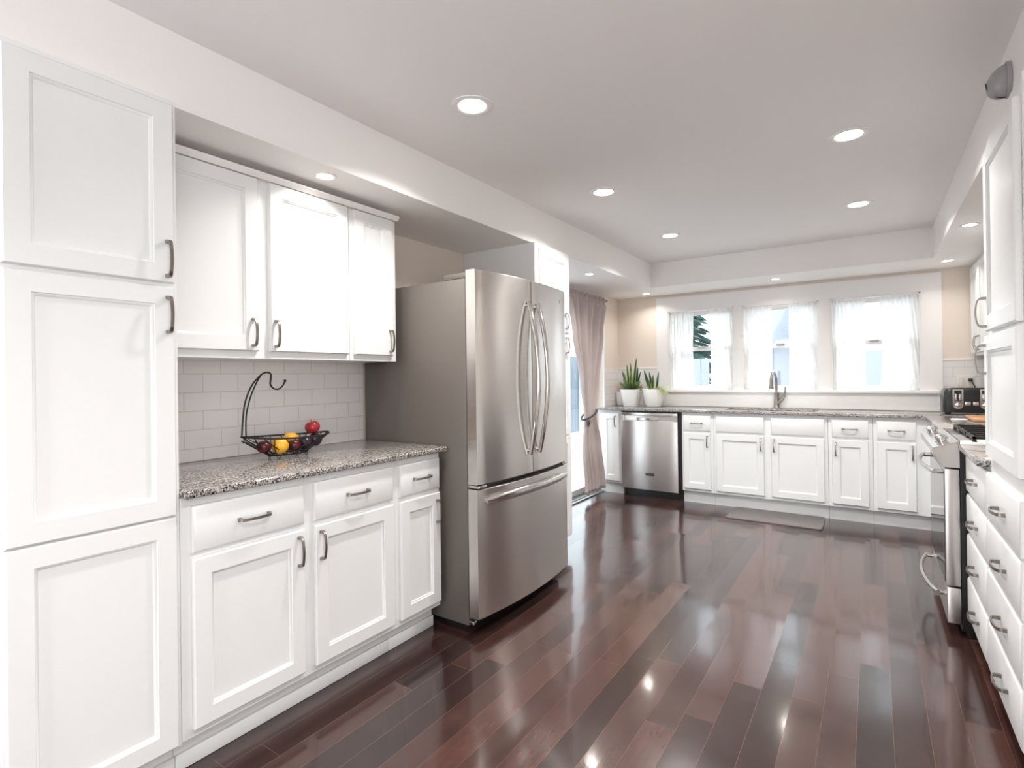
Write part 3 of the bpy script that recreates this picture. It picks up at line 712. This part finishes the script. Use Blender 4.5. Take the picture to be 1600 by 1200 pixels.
for x in (tx0+.04, tx1-.04):
    for y in (ty0+.04, ty1-.04): MB().lathe([(.012, .9143), (.012, .933)], (x, y, 0), 12).build('foot', M['rubber'], t)
# outlet with plug and cord
t = thing('wall_outlet', (.645, YW-.008, 1.165), 'double outlet plate on the tile above the toaster', 'outlet')
MB().box(.588, .706, YW-.0135, YW-.0082, 1.105, 1.222, .002).build('cover_plate', M['plate'], t)
for x in (.618, .676): MB().box(x-.017, x+.017, YW-.0150, YW-.0136, 1.128, 1.200, .004).build('socket', M['plate'], t)
t = thing('toaster_plug', (.676, YW-.02, 1.185), 'black plug and cord running from the outlet down behind the toaster', 'cord')
MB().box(.662, .690, YW-.045, YW-.0152, 1.172, 1.197, .004).build('plug', M['black'], t)
MB().tube([(.676, YW-.044, 1.183), (.684, YW-.056, 1.165), (.70, YW-.058, 1.13), (.716, YW-.05, 1.06), (.72, YW-.05, .96), (.715, YW-.06, .92)], .004, 8).build('cord', M['black'], t)
o = MB().box(.56, .90, 4.75, 5.15, .9145, .934, .005).build('cutting_board', M['wood'], loc=(.76, 4.75, .914)); tag(o, 'wooden cutting board lying on the counter in front of the toaster', 'cutting board')
m = MB().lathe([(.022, .0005), (.032, .004), (.046, .026), (.044, .027), (.030, .007), (.0005, .006)], (.47, 4.60, .914), 28)
o = m.build('saucer', M['pot'], loc=(.47, 4.60, .914)); tag(o, 'small round white dish on the counter left of the cutting board', 'dish')
# alarm on the soffit face
t = thing('alarm_sounder', (.40, 2.47, 2.265), 'grey half dome alarm unit on the soffit above the right tall cabinet', 'alarm')
m = MB(); rings = []
for k, (dx, s_) in enumerate(((.0008, 1), (.012, 1), (.014, .96))):
    rings.append([Vector((.3999-dx, 2.455+.040*s_*math.cos(a), 2.252+.062*s_*math.sin(a))) for a in [2*PI*j/28 for j in range(28)]])
m.loft(rings); m.build('back_plate', M['sensor'], t)
m = MB(); rings = []
for k in range(9):
    q = PI/2*k/8.05
    rings.append([Vector((.3999-.0145-.050*math.sin(q), 2.455+.037*math.cos(q)*math.cos(a), 2.250+.057*math.cos(q)*math.sin(a)-.012*math.sin(q))) for a in [2*PI*j/28 for j in range(28)]])
m.loft(rings); m.build('dome', M['sensor'], t)
m = MB().tube([(.3999-.0145-.0505*math.sin(q), 2.455-.010, 2.248-.058*math.cos(q)+.004*math.sin(q)) for q in [PI/2*k/8 for k in range(9)]], .002, 6); m.build('seam', M['rubber'], t)

# ------------------------------------------------------------------ ceiling lamps
def lamp(x, y, z, big, label):
    t = thing('recessed_light', (x, y, z), label, 'ceiling light', 'large recessed lights in the ceiling' if big else 'small recessed lights in the soffits')
    R_, r_ = (.085, .056) if big else (.050, .032)
    n = 36
    MB().loft([[Vector((x+q*math.cos(2*PI*j/n), y+q*math.sin(2*PI*j/n), z-h)) for j in range(n)] for q, h in ((R_, .0005), (R_, .004), (R_-.006, .006), (r_+.004, .004), (r_, .0015))], cap0=False, cap1=False).build('trim_ring', M['trim'], t)
    MB().lathe([(r_, -.0030), (r_*.6, -.0036), (.001, -.0038)], (x, y, z), n).build('lens', M['lens'] if big else M['lens_s'], t)
    l = bpy.data.lights.new('lamp', 'AREA'); l.shape = 'DISK'; l.size = r_*2; l.energy = BIG_W if big else SMALL_W; l.spread = math.radians(138); l.color = (1, .97, .935) if big else (1, .94, .87)
    o = bpy.data.objects.new('lamp', l); C.objects.link(o); o.parent = t; o.location = (0, 0, -.007); o['_o'] = t['_o']
lamp(-1.358, 1.733, ZC, 1, 'large recessed light nearest the viewer, above the left counter side')
lamp(-.081, 2.983, ZC, 1, 'large recessed light near the right soffit, the nearer of two')
lamp(-1.351, 3.015, ZC, 1, 'large recessed light in the middle of the left ceiling row')
lamp(-.067, 4.247, ZC, 1, 'large recessed light near the right soffit, the farther of two')
lamp(-1.342, 4.278, ZC, 1, 'large recessed light at the far end of the left row')
lamp(-.07, .45, ZC, 1, 'added large recessed light over the viewer, out of view')  # this and the next two are unseen lamps, added for more light
lamp(-1.35, -1.1, ZC, 1, 'added large recessed light behind the viewer on the left, out of view')
lamp(-.07, -1.1, ZC, 1, 'added large recessed light behind the viewer on the right, out of view')
lamp(-1.956, 1.458, ZS, 0, 'small recessed light in the soffit above the left wall cabinets')
lamp(-2.022, 4.194, ZS, 0, 'small recessed light in the soffit before the grey curtain')
lamp(-2.025, 5.606, ZS, 0, 'small recessed light in the corner soffit above the plants')
lamp(-.746, 5.502, ZS, 0, 'small recessed light in the soffit over the sink window')
lamp(.501, 5.457, ZS, 0, 'small recessed light in the right corner soffit above the toaster')
lamp(.494, 4.205, ZS, 0, 'small recessed light in the right soffit beside the tall cabinet')

# ------------------------------------------------------------------ sheer curtains
GAPS = [(-1.595, -1.432), (-.826, -.680), (-.050, .055)]
side = ('left', 'middle', 'right')
for i, ((a, b_), (g0, g1)) in enumerate(zip(WIN, GAPS)):
    o = MB().tube([(a+.0125, 5.868, 1.925), (b_-.0125, 5.868, 1.925)], .005, 10).build('curtain_rod', M['trim'], loc=((a+b_)/2, 5.868, 1.925))
    tag(o, 'thin white rod across the top of the %s sink window' % side[i], 'curtain rod', 'rods of the sink window curtains')
    for k, (u0, u1) in enumerate(((a+.014, g0), (g1, b_-.014))):
        ph = random.random()*6; ph2 = random.random()*6; W_ = u1-u0; cyc = W_/.030
        inner = 1 if k == 0 else 0
        drift = random.uniform(.0, .02)
        def fn(u, v, u0=u0, W_=W_, ph=ph, ph2=ph2, cyc=cyc, inner=inner, drift=drift):
            z = 1.951-(1.951-1.098)*v
            hd = math.exp(-((z-1.925)/.02)**2)
            uu = u+.018*math.sin(u*9+ph+v*3)*v
            e = drift*math.sin(v*PI)*(u if inner else (1-u))*(-1 if inner else 1)
            x = u0+W_*min(1, max(0, uu))+e
            amp = .0125*(.5+.5*v)
            y = 5.868+amp*math.sin(2*PI*cyc*u*(1-.35*v)+ph+1.3*v)+.006*math.sin(2*PI*cyc*.37*u+ph2+v*2)
            if z > 1.91: y = 5.868+.0075*math.sin(2*PI*cyc*1.7*u+ph)*(1.0 if z > 1.932 or z < 1.918 else .9)
            return Vector((x, min(y, 5.893), z))
        o = MB().grid(fn, 90, 40).build('sheer_curtain', M['sheer'], loc=((u0+u1)/2, 5.868, 1.098), smooth=180)
        tag(o, 'white sheer embroidered curtain, %s panel of the %s sink window' % (('left', 'right')[k], side[i]), 'curtain', 'sheer curtains over the sink windows')

# ------------------------------------------------------------------ door curtain
def ipol(tab, v):
    for (a, x), (b_, y) in zip(tab, tab[1:]):
        if v <= b_: s_ = (v-a)/(b_-a); s_ = s_*s_*(3-2*s_); return x+(y-x)*s_
    return tab[-1][1]
lo = [(.075, 4.79), (.55, 4.74), (.86, 4.79), (1.2, 4.72), (1.7, 4.56), (2.085, 4.47)]
hi = [(.075, 5.235), (.55, 5.15), (.86, 5.05), (1.2, 5.12), (1.7, 5.25), (2.085, 5.37)]
t = thing('door_curtain', (-2.38, 5.0, .07), 'taupe floor length curtain tied back beside the sliding door', 'curtain')
def fn(u, v):
    z = 2.10-(2.10-.07)*v; zz = min(z, 2.085)
    y0, y1 = ipol(lo, zz), ipol(hi, zz)
    tight = .45+.55*min(1, abs(z-.88)/.5)
    top = z > 2.03
    n = 5.5; amp = .030*tight if not top else .016
    ph = .8*math.sin(z*2.1)
    uu = u+.03*math.sin(u*7+z*1.3)
    x = -2.40+amp*math.sin(2*PI*n*u+ph)+.012*math.sin(2*PI*2.3*u+z)
    if top: x = -2.40+.014*math.sin(2*PI*22*u)+.006*math.sin(2*PI*9*u); 
    return Vector((max(x, -2.446), y0+(y1-y0)*min(1, max(0, uu)), z))
MB().grid(fn, 150, 60).build('fabric', M['curt'], t, smooth=180, solid=.002)
pts = []
for k in range(25):
    s_ = k/24; q = 2*PI*s_
    pts.append((-2.395-.056*math.cos(q)*(-1), 4.92+.135*math.sin(q), .865+.045*math.sin(q)))
MB().tube(pts[:-1], .010, 8, closed=True).build('tieback', M['tieback'], t)
MB().lathe([(.006, .03), (.016, .015), (.018, -.01), (.006, -.05)], (-2.34, 4.785, .80), 14).build('tassel', M['tieback'], t)
t = thing('curtain_rod', (-2.40, 4.95, 2.072), 'rod carrying the taupe curtain over the sliding door', 'curtain rod')
MB().tube([(-2.40, 3.60, 2.072), (-2.40, 5.385, 2.072)], .008, 12).build('pole', M['nickel'], t)
for y in (3.60, 5.39): MB().sphere((-2.40, y, 2.072), .016).build('finial', M['nickel'], t)
for y in (3.66, 5.375): MB().tube([(XW2+.0005, y, 2.072), (-2.40, y, 2.072)], .006, 8).build('bracket', M['nickel'], t)

# ------------------------------------------------------------------ mat
def rrect(x0, x1, y0, y1, r, z): return rr(x0, x1, y0, y1, r, z)
m = MB().loft([rr(-1.085, -.350, 4.895, 5.318, .03, .0008), rr(-1.085, -.350, 4.895, 5.318, .03, .008), rr(-1.077, -.358, 4.903, 5.31, .026, .0125)])
o = m.build('kitchen_mat', M['mat'], loc=(-.72, 5.1, 0)); tag(o, 'thin grey rubber mat on the floor in front of the sink', 'mat')

# ------------------------------------------------------------------ fruit basket
bx, by, bz = -2.185, 1.415, .914
t = thing('fruit_basket', (bx, by, bz), 'black wire boat shaped fruit basket with a banana hook', 'basket')
Lr, Wr = .212, .100; zr, zb_ = 1.004, .930
def rim(a, s_=1.0):            # pointed oval
    y = by+Lr*s_*math.cos(a); x = bx+Wr*s_*math.sin(a)*abs(math.sin(a))**.35
    return x, y
def ring_pts(sy, sx, z, n=44, lift=0):
    P = []
    for j in range(n):
        a = 2*PI*j/n
        P.append((bx+sx*math.sin(a)*abs(math.sin(a))**.25, by+sy*math.cos(a), z+lift*abs(math.cos(a))**3-lift*.8*math.cos(a)))
    return P
MB().tube(ring_pts(Lr, Wr, zr, lift=.010), .0042, 8, closed=True).build('rim', M['blackiron'], t)
MB().tube(ring_pts(.094, .050, zb_, 36), .0035, 8, closed=True).build('base_ring', M['blackiron'], t)
m = MB()
for j in range(14):             # arched side wires
    a = 2*PI*(j+.5)/14
    for sg in (-1, 1):
        a2 = a+sg*.33; P = []
        for k in range(7):
            s_ = k/6; aa = a2+(a-a2)*0+sg*(-.40)*s_**1.4*(1-s_*.3)
            sy = .094+(Lr-.094)*(1-s_)**1; sx = .050+(Wr-.050)*(1-s_)
            P.append((bx+sx*math.sin(aa)*abs(math.sin(aa))**.25, by+sy*math.cos(aa), zb_+(zr-zb_)*(1-s_)))
        m.tube(P, .0021, 6)
m.build('side_wires', M['blackiron'], t)
m = MB()
for sg in (1, -1): m.tube([(bx, by+sg*Lr, zr+.010-sg*.008), (bx, by+sg*.094, zb_)], .0030, 6)
for k in (-.06, -.02, .02, .06): m.tube([(bx-.048, by+k, zb_), (bx+.048, by+k, zb_)], .0018, 6)
m.build('floor_wires', M['blackiron'], t)
for sx in (-.036, .036):
    for sy in (-.068, .068):
        MB().tube([(bx+sx+.010*math.cos(q), by+sy, .9235+.0075*math.sin(q)) for q in [2*PI*k/10 for k in range(10)]], .0019, 6, closed=True).build('foot', M['blackiron'], t)
hk = [(0, 0, 1.022), (0, .006, 1.10), (0, .017, 1.17), (0, .045, 1.235), (0, .085, 1.28), (0, .115, 1.293), (0, .133, 1.284), (0, .132, 1.262), (0, .130, 1.240), (0, .145, 1.222), (0, .168, 1.219), (0, .188, 1.232), (0, .200, 1.253)]
def spl(P, n=5):
    P = [Vector(p) for p in P]; out = []
    for i in range(len(P)-1):
        p0 = P[max(0, i-1)]; p1 = P[i]; p2 = P[i+1]; p3 = P[min(len(P)-1, i+2)]
        for k in range(n):
            s_ = k/n
            out.append(.5*((2*p1)+(p2-p0)*s_+(2*p0-5*p1+4*p2-p3)*s_*s_+(3*p1-p0-3*p2+p3)*s_**3))
    return out+[P[-1]]
hy = by-Lr
m = MB(); m.tube([(bx+p.x, hy+p.y, p.z) for p in spl(hk)], .0036, 8)
m.tube([(bx+p.x, hy+p.y, p.z) for p in spl([(-.03, .035, 1.008), (-.026, .034, 1.10), (-.016, .043, 1.17), (-.004, .062, 1.235), (0, .085, 1.278)])], .0032, 8)
m.sphere((bx, hy+.2005, 1.2545), .0065, n=12)
m.build('banana_hook', M['blackiron'], t)
def fruit(name, x, y, z, r, m, label, cat, sc=(1, 1, .92), stem=True, tilt=(0, 0)):
    t = thing(name, (x, y, z-r*.9), label, cat, 'fruit in the wire basket')
    q = MB(); n = 24; rings = []
    for k in range(15):
        p = PI*k/14; rad = r*math.sin(p)*(1+.05*math.cos(p)); h = r*sc[2]*math.cos(p)
        dip = math.exp(-(math.sin(p)/.35)**2)*(.20 if stem else .05)*r
        h -= math.copysign(dip, h) if abs(math.cos(p)) > .3 else 0
        rad = max(rad, .0006)
        rings.append([Vector((rad*sc[0]*math.cos(2*PI*j/n), rad*sc[1]*math.sin(2*PI*j/n), h)) for j in range(n)])
    q.loft(rings)
    e = Euler((tilt[0], tilt[1], 0)).to_matrix()
    for v in q.b.verts: v.co = e @ v.co+Vector((x, y, z))
    q.build('flesh', m, t)
    if stem:
        p = [e @ Vector(v)+Vector((x, y, z)) for v in ((0, 0, r*.66), (.001, .002, r*.9), (.004, .003, r*1.12))]
        MB().tube(p, .0014, 6).build('stem', M['stem'], t)
fruit('apple', bx+.008, 1.296, .971, .031, M['darkapple'], 'dark red apple at the left end of the wire basket', 'apple')
fruit('orange', bx+.030, 1.357, .971, .036, M['yellow'], 'yellow orange fruit at the front of the basket, blossom end to the viewer', 'orange', (1, 1, .95), False, (.2, 1.2))
fruit('orange', bx-.036, 1.452, .985, .034, M['yellow'], 'yellow orange fruit at the back of the basket behind the dark fruit', 'orange', (1, 1, .95), False)
fruit('apple', bx+.034, 1.423, .966, .030, M['darkapple'], 'dark red apple in the front middle beside the yellow fruit', 'apple')
fruit('plum', bx+.022, 1.487, .969, .034, M['plum'], 'nearly black plum right of the middle, under the red apple', 'plum', (1, 1, 1), False)
fruit('plum', bx+.006, 1.552, .977, .031, M['plum'], 'dark purple plum at the right end of the basket', 'plum', (1, 1.05, 1), False)
fruit('apple', bx-.004, 1.545, 1.034, .034, M['apple'], 'bright red apple on top of the pile', 'apple', (1, 1, .92), True, (.25, -.1))
MB_ = None

# ------------------------------------------------------------------ plants
def blade(base, tip, wid, bend=.0, fold=.25, n=10, face=(0, -1, 0)):
    base, tip = Vector(base), Vector(tip); ax = tip-base; sd = ax.cross(Vector(face)).normalized(); nr = sd.cross(ax).normalized()
    def fn(u, v):
        w_ = wid*(math.sin(PI*min(1, .16+.84*v))**.7)*(1-.0*v)
        s_ = (u-.5)*2
        return base+ax*v+sd*s_*w_+nr*(bend*math.sin(v*PI*.5)**2+fold*w_*(abs(s_)-.5))
    return fn
t = thing('potted_plant', (-2.218, 5.62, .914), 'variegated snake plant in a tapered white pot, the taller plant by the corner', 'plant')
px, py = -2.218, 5.62
def sq(hw, z, r=.035): return rr(px-hw, px+hw, py-hw, py+hw, r, z)
MB().loft([sq(.073, .9145), sq(.076, .92), sq(.102, 1.095), sq(.103, 1.102), sq(.098, 1.102), sq(.095, 1.085)], cap1=False).build('pot', M['pot'], t)
MB().loft([sq(.092, 1.075), sq(.093, 1.083)]).build('soil', M['soil'], t)
for dx, dy, tx, ty, tz, w_, mt in ((-.02, 0, -.035, -.02, 1.385, .016, 0), (.0, .02, .0, .0, 1.40, .017, 0), (.02, .0, .075, -.01, 1.455, .018, 0), (-.05, .02, -.10, .0, 1.315, .013, 1),
                                   (.04, .03, .10, .04, 1.30, .013, 1), (.0, -.03, .03, -.06, 1.31, .016, 0), (-.03, -.03, -.055, -.06, 1.29, .015, 0), (.03, .05, .05, .09, 1.35, .016, 1)):
    MB().grid(blade((px+dx, py+dy, 1.08), (px+tx, py+ty, tz), w_, bend=.01), 4, 12).build('leaf', M['snake2' if mt else 'snake'], t, smooth=180, solid=.0015)
m = MB()
for k in range(230):
    a = random.uniform(0, 2*PI); r0 = random.uniform(0, .07); rr_ = random.uniform(.05, .135); zt_ = random.uniform(1.10, 1.215)-.3*max(0, rr_-.10)
    b0 = (px+r0*math.cos(a), py+r0*math.sin(a)*.9, 1.085); tp = (px+rr_*math.cos(a+.4)*1.1, py+rr_*math.sin(a+.4)*.8, zt_)
    m.grid(blade(b0, tp, random.uniform(.006, .012), bend=random.uniform(-.02, .02), face=(math.sin(a), -math.cos(a), .2)), 2, 4)
o = m.build('undergrowth', M['herb'], t, smooth=180); o['kind'] = 'stuff'
t = thing('potted_plant', (-1.968, 5.62, .914), 'snake plant and trailing spider plant in a round white bowl pot', 'plant')
px, py = -1.968, 5.62
MB().lathe([(.055, .0005), (.072, .004), (.096, .06), (.108, .13), (.110, .186), (.108, .190), (.103, .188), (.101, .17)], (px, py, .914), 36).build('pot', M['pot'], t)
MB().lathe([(.1005, .160), (.1005, .168), (.001, .170)], (px, py, .914), 30).build('soil', M['soil'], t)
for dx, dy, tx, ty, tz, w_, mt in ((-.03, 0, -.095, -.01, 1.315, .018, 1), (-.01, .02, -.045, .01, 1.295, .015, 1), (.0, -.02, .01, -.02, 1.265, .016, 0), (.03, .01, .065, .0, 1.30, .012, 1), (-.02, -.03, -.03, -.05, 1.21, .017, 0)):
    MB().grid(blade((px+dx, py+dy, 1.075), (px+tx, py+ty, tz), w_, bend=.008), 4, 12).build('leaf', M['snake2' if mt else 'snake'], t, smooth=180, solid=.0015)
m = MB()
for k in range(60):
    a = random.uniform(-1.1, 1.1) if k % 3 else random.uniform(-PI, PI); ln = random.uniform(.10, .23); dr = random.uniform(.02, .20)
    b0 = Vector((px+.035, py-.02, 1.08)); P = []
    for q in range(9):
        s_ = q/8; P.append(b0+Vector((math.cos(a)*ln*s_, math.sin(a)*ln*s_*.8-.0, .085*math.sin(s_*PI*.55)*(1.3-.5*s_)-dr*s_**2.2)))
    for p in P: p.z = max(p.z, .925); p.y = min(p.y, 5.80); p.x = max(p.x, px-.085)
    w_ = random.uniform(.0035, .006); R0 = []
    def fn(u, v, P=P, w_=w_, a=a):
        i = min(7, int(v*8)); f_ = v*8-i; p = P[i].lerp(P[i+1], f_)
        return p+Vector((-math.sin(a), math.cos(a), .3))*(u-.5)*2*w_*(1-.85*v)
    m.grid(fn, 2, 8)
o = m.build('spider_leaves', M['spider'], t, smooth=180); o['kind'] = 'stuff'
t = thing('potted_plant', (-2.395, 5.74, .914), 'small white cup pot with a blush succulent behind the taller plant', 'plant')
MB().lathe([(.036, .0005), (.040, .003), (.048, .155), (.047, .158), (.043, .155), (.042, .14)], (-2.395, 5.74, .914), 24).build('pot', M['pot'], t)
MB().lathe([(.041, .132), (.041, .140), (.001, .141)], (-2.395, 5.74, .914), 20).build('soil', M['soil'], t)
for k in range(7):
    a = 2*PI*k/7
    MB().grid(blade((-2.395+.01*math.cos(a), 5.74+.01*math.sin(a), 1.052), (-2.395+.042*math.cos(a), 5.74+.04*math.sin(a), 1.16), .014, face=(math.sin(a), -math.cos(a), 0)), 4, 8).build('leaf', M['potpink'], t, smooth=180, solid=.002)

# ------------------------------------------------------------------ outdoors
struct(MB().box(-14, 12, 6.02, 30, -.62, -.50).build('patio', M['conc'], smooth=0), 'pale ground outside the windows')
struct(MB().box(-14, -2.64, -6, 6.0, -.32, -.20).build('deck', M['conc'], smooth=0), 'pale patio outside the sliding door')
t = thing('house', (1.5, 11, -.5), 'white sided neighbouring house seen through the right sink window', 'building')
MB().box(-1.02, 6, 10.5, 15, -.5, 5).build('wall', M['siding'], t, smooth=0)
f = MB().box(-.24, .26, 10.46, 10.499, .70, 1.66).build('window_frame', M['trim'], t, smooth=0)
MB().box(-.19, .21, 10.452, 10.459, .75, 1.61).build('pane', M['siding2'], f, smooth=0)
t = thing('garage', (-1.6, 13, -.5), 'grey blue garage with shingle roof seen through the middle sink window', 'building')
MB().box(-2.35, -1.06, 12.0, 15.5, -.5, 1.85).build('wall', M['siding2'], t, smooth=0)
m = MB(); m.loft([[Vector((-2.45, 11.7, 1.82)), Vector((-2.45, 13.7, 3.0)), Vector((-2.45, 15.8, 1.82))], [Vector((-1.03, 11.7, 1.82)), Vector((-1.03, 13.7, 3.0)), Vector((-1.03, 15.8, 1.82))]])
m.build('roof', M['roof'], t, smooth=0)
t = thing('conifer', (-4.0, 12.4, -.5), 'dark blue green conifer seen through the left sink window', 'tree')
m = MB(); tx_, ty_ = -4.05, 12.4
for k in range(3600):
    h = random.uniform(0, 1)**1.2; R_ = (1-h)*1.15+.05; a = random.uniform(0, 2*PI); q = random.uniform(.5, 1)*R_; z = .5+h*6.5
    c = Vector((tx_+q*math.cos(a), ty_+q*math.sin(a), z)); d_ = Vector((math.cos(a), math.sin(a), -.35))
    m.grid(blade(c-d_*.16, c+d_*.18, .055, face=(random.uniform(-1, 1), random.uniform(-1, 1), .6)), 2, 3)
m.build('foliage', M['teal'], t, smooth=180)
MB().tube([(tx_, ty_, -.5), (tx_, ty_, 5.5)], [.14, .03], 10).build('trunk', M['stem'], t)
def fence(p0, p1, n, z0, z1, m_, label):
    p0, p1 = Vector(p0), Vector(p1); t = thing('fence', ((p0.x+p1.x)/2, (p0.y+p1.y)/2, z0), label, 'fence')
    ax = (p1-p0)/n; pr_ = Vector((-ax.y, ax.x, 0)).normalized(); m = MB()
    for k in range(n):
        a = p0+ax*k; b_ = p0+ax*(k+.93)
        m.loft([[a+Vector((0, 0, z)), b_+Vector((0, 0, z)), b_+pr_*.025+Vector((0, 0, z)), a+pr_*.025+Vector((0, 0, z))] for z in (z0, z1)])
    m.build('boards', m_, t, smooth=0)
    for k in range(0, n+1, 10):
        a = p0+ax*k+pr_*.03
        MB().box(a.x-.05, a.x+.05, a.y, a.y+.1, z0, z1+.08).build('post', M['trim'], t, smooth=0)
fence((-4.6, 10.2, 0), (-2.5, 10.2, 0), 14, -.5, 1.55, M['siding2'], 'low grey blue fence in front of the conifer')
fence((-6.4, 12.5, 0), (-6.4, -2, 0), 72, -.2, 1.75, M['paleblue'], 'pale blue grey fence beyond the sliding door')

for o in bpy.data.objects:
    if '_o' in o: del o['_o']
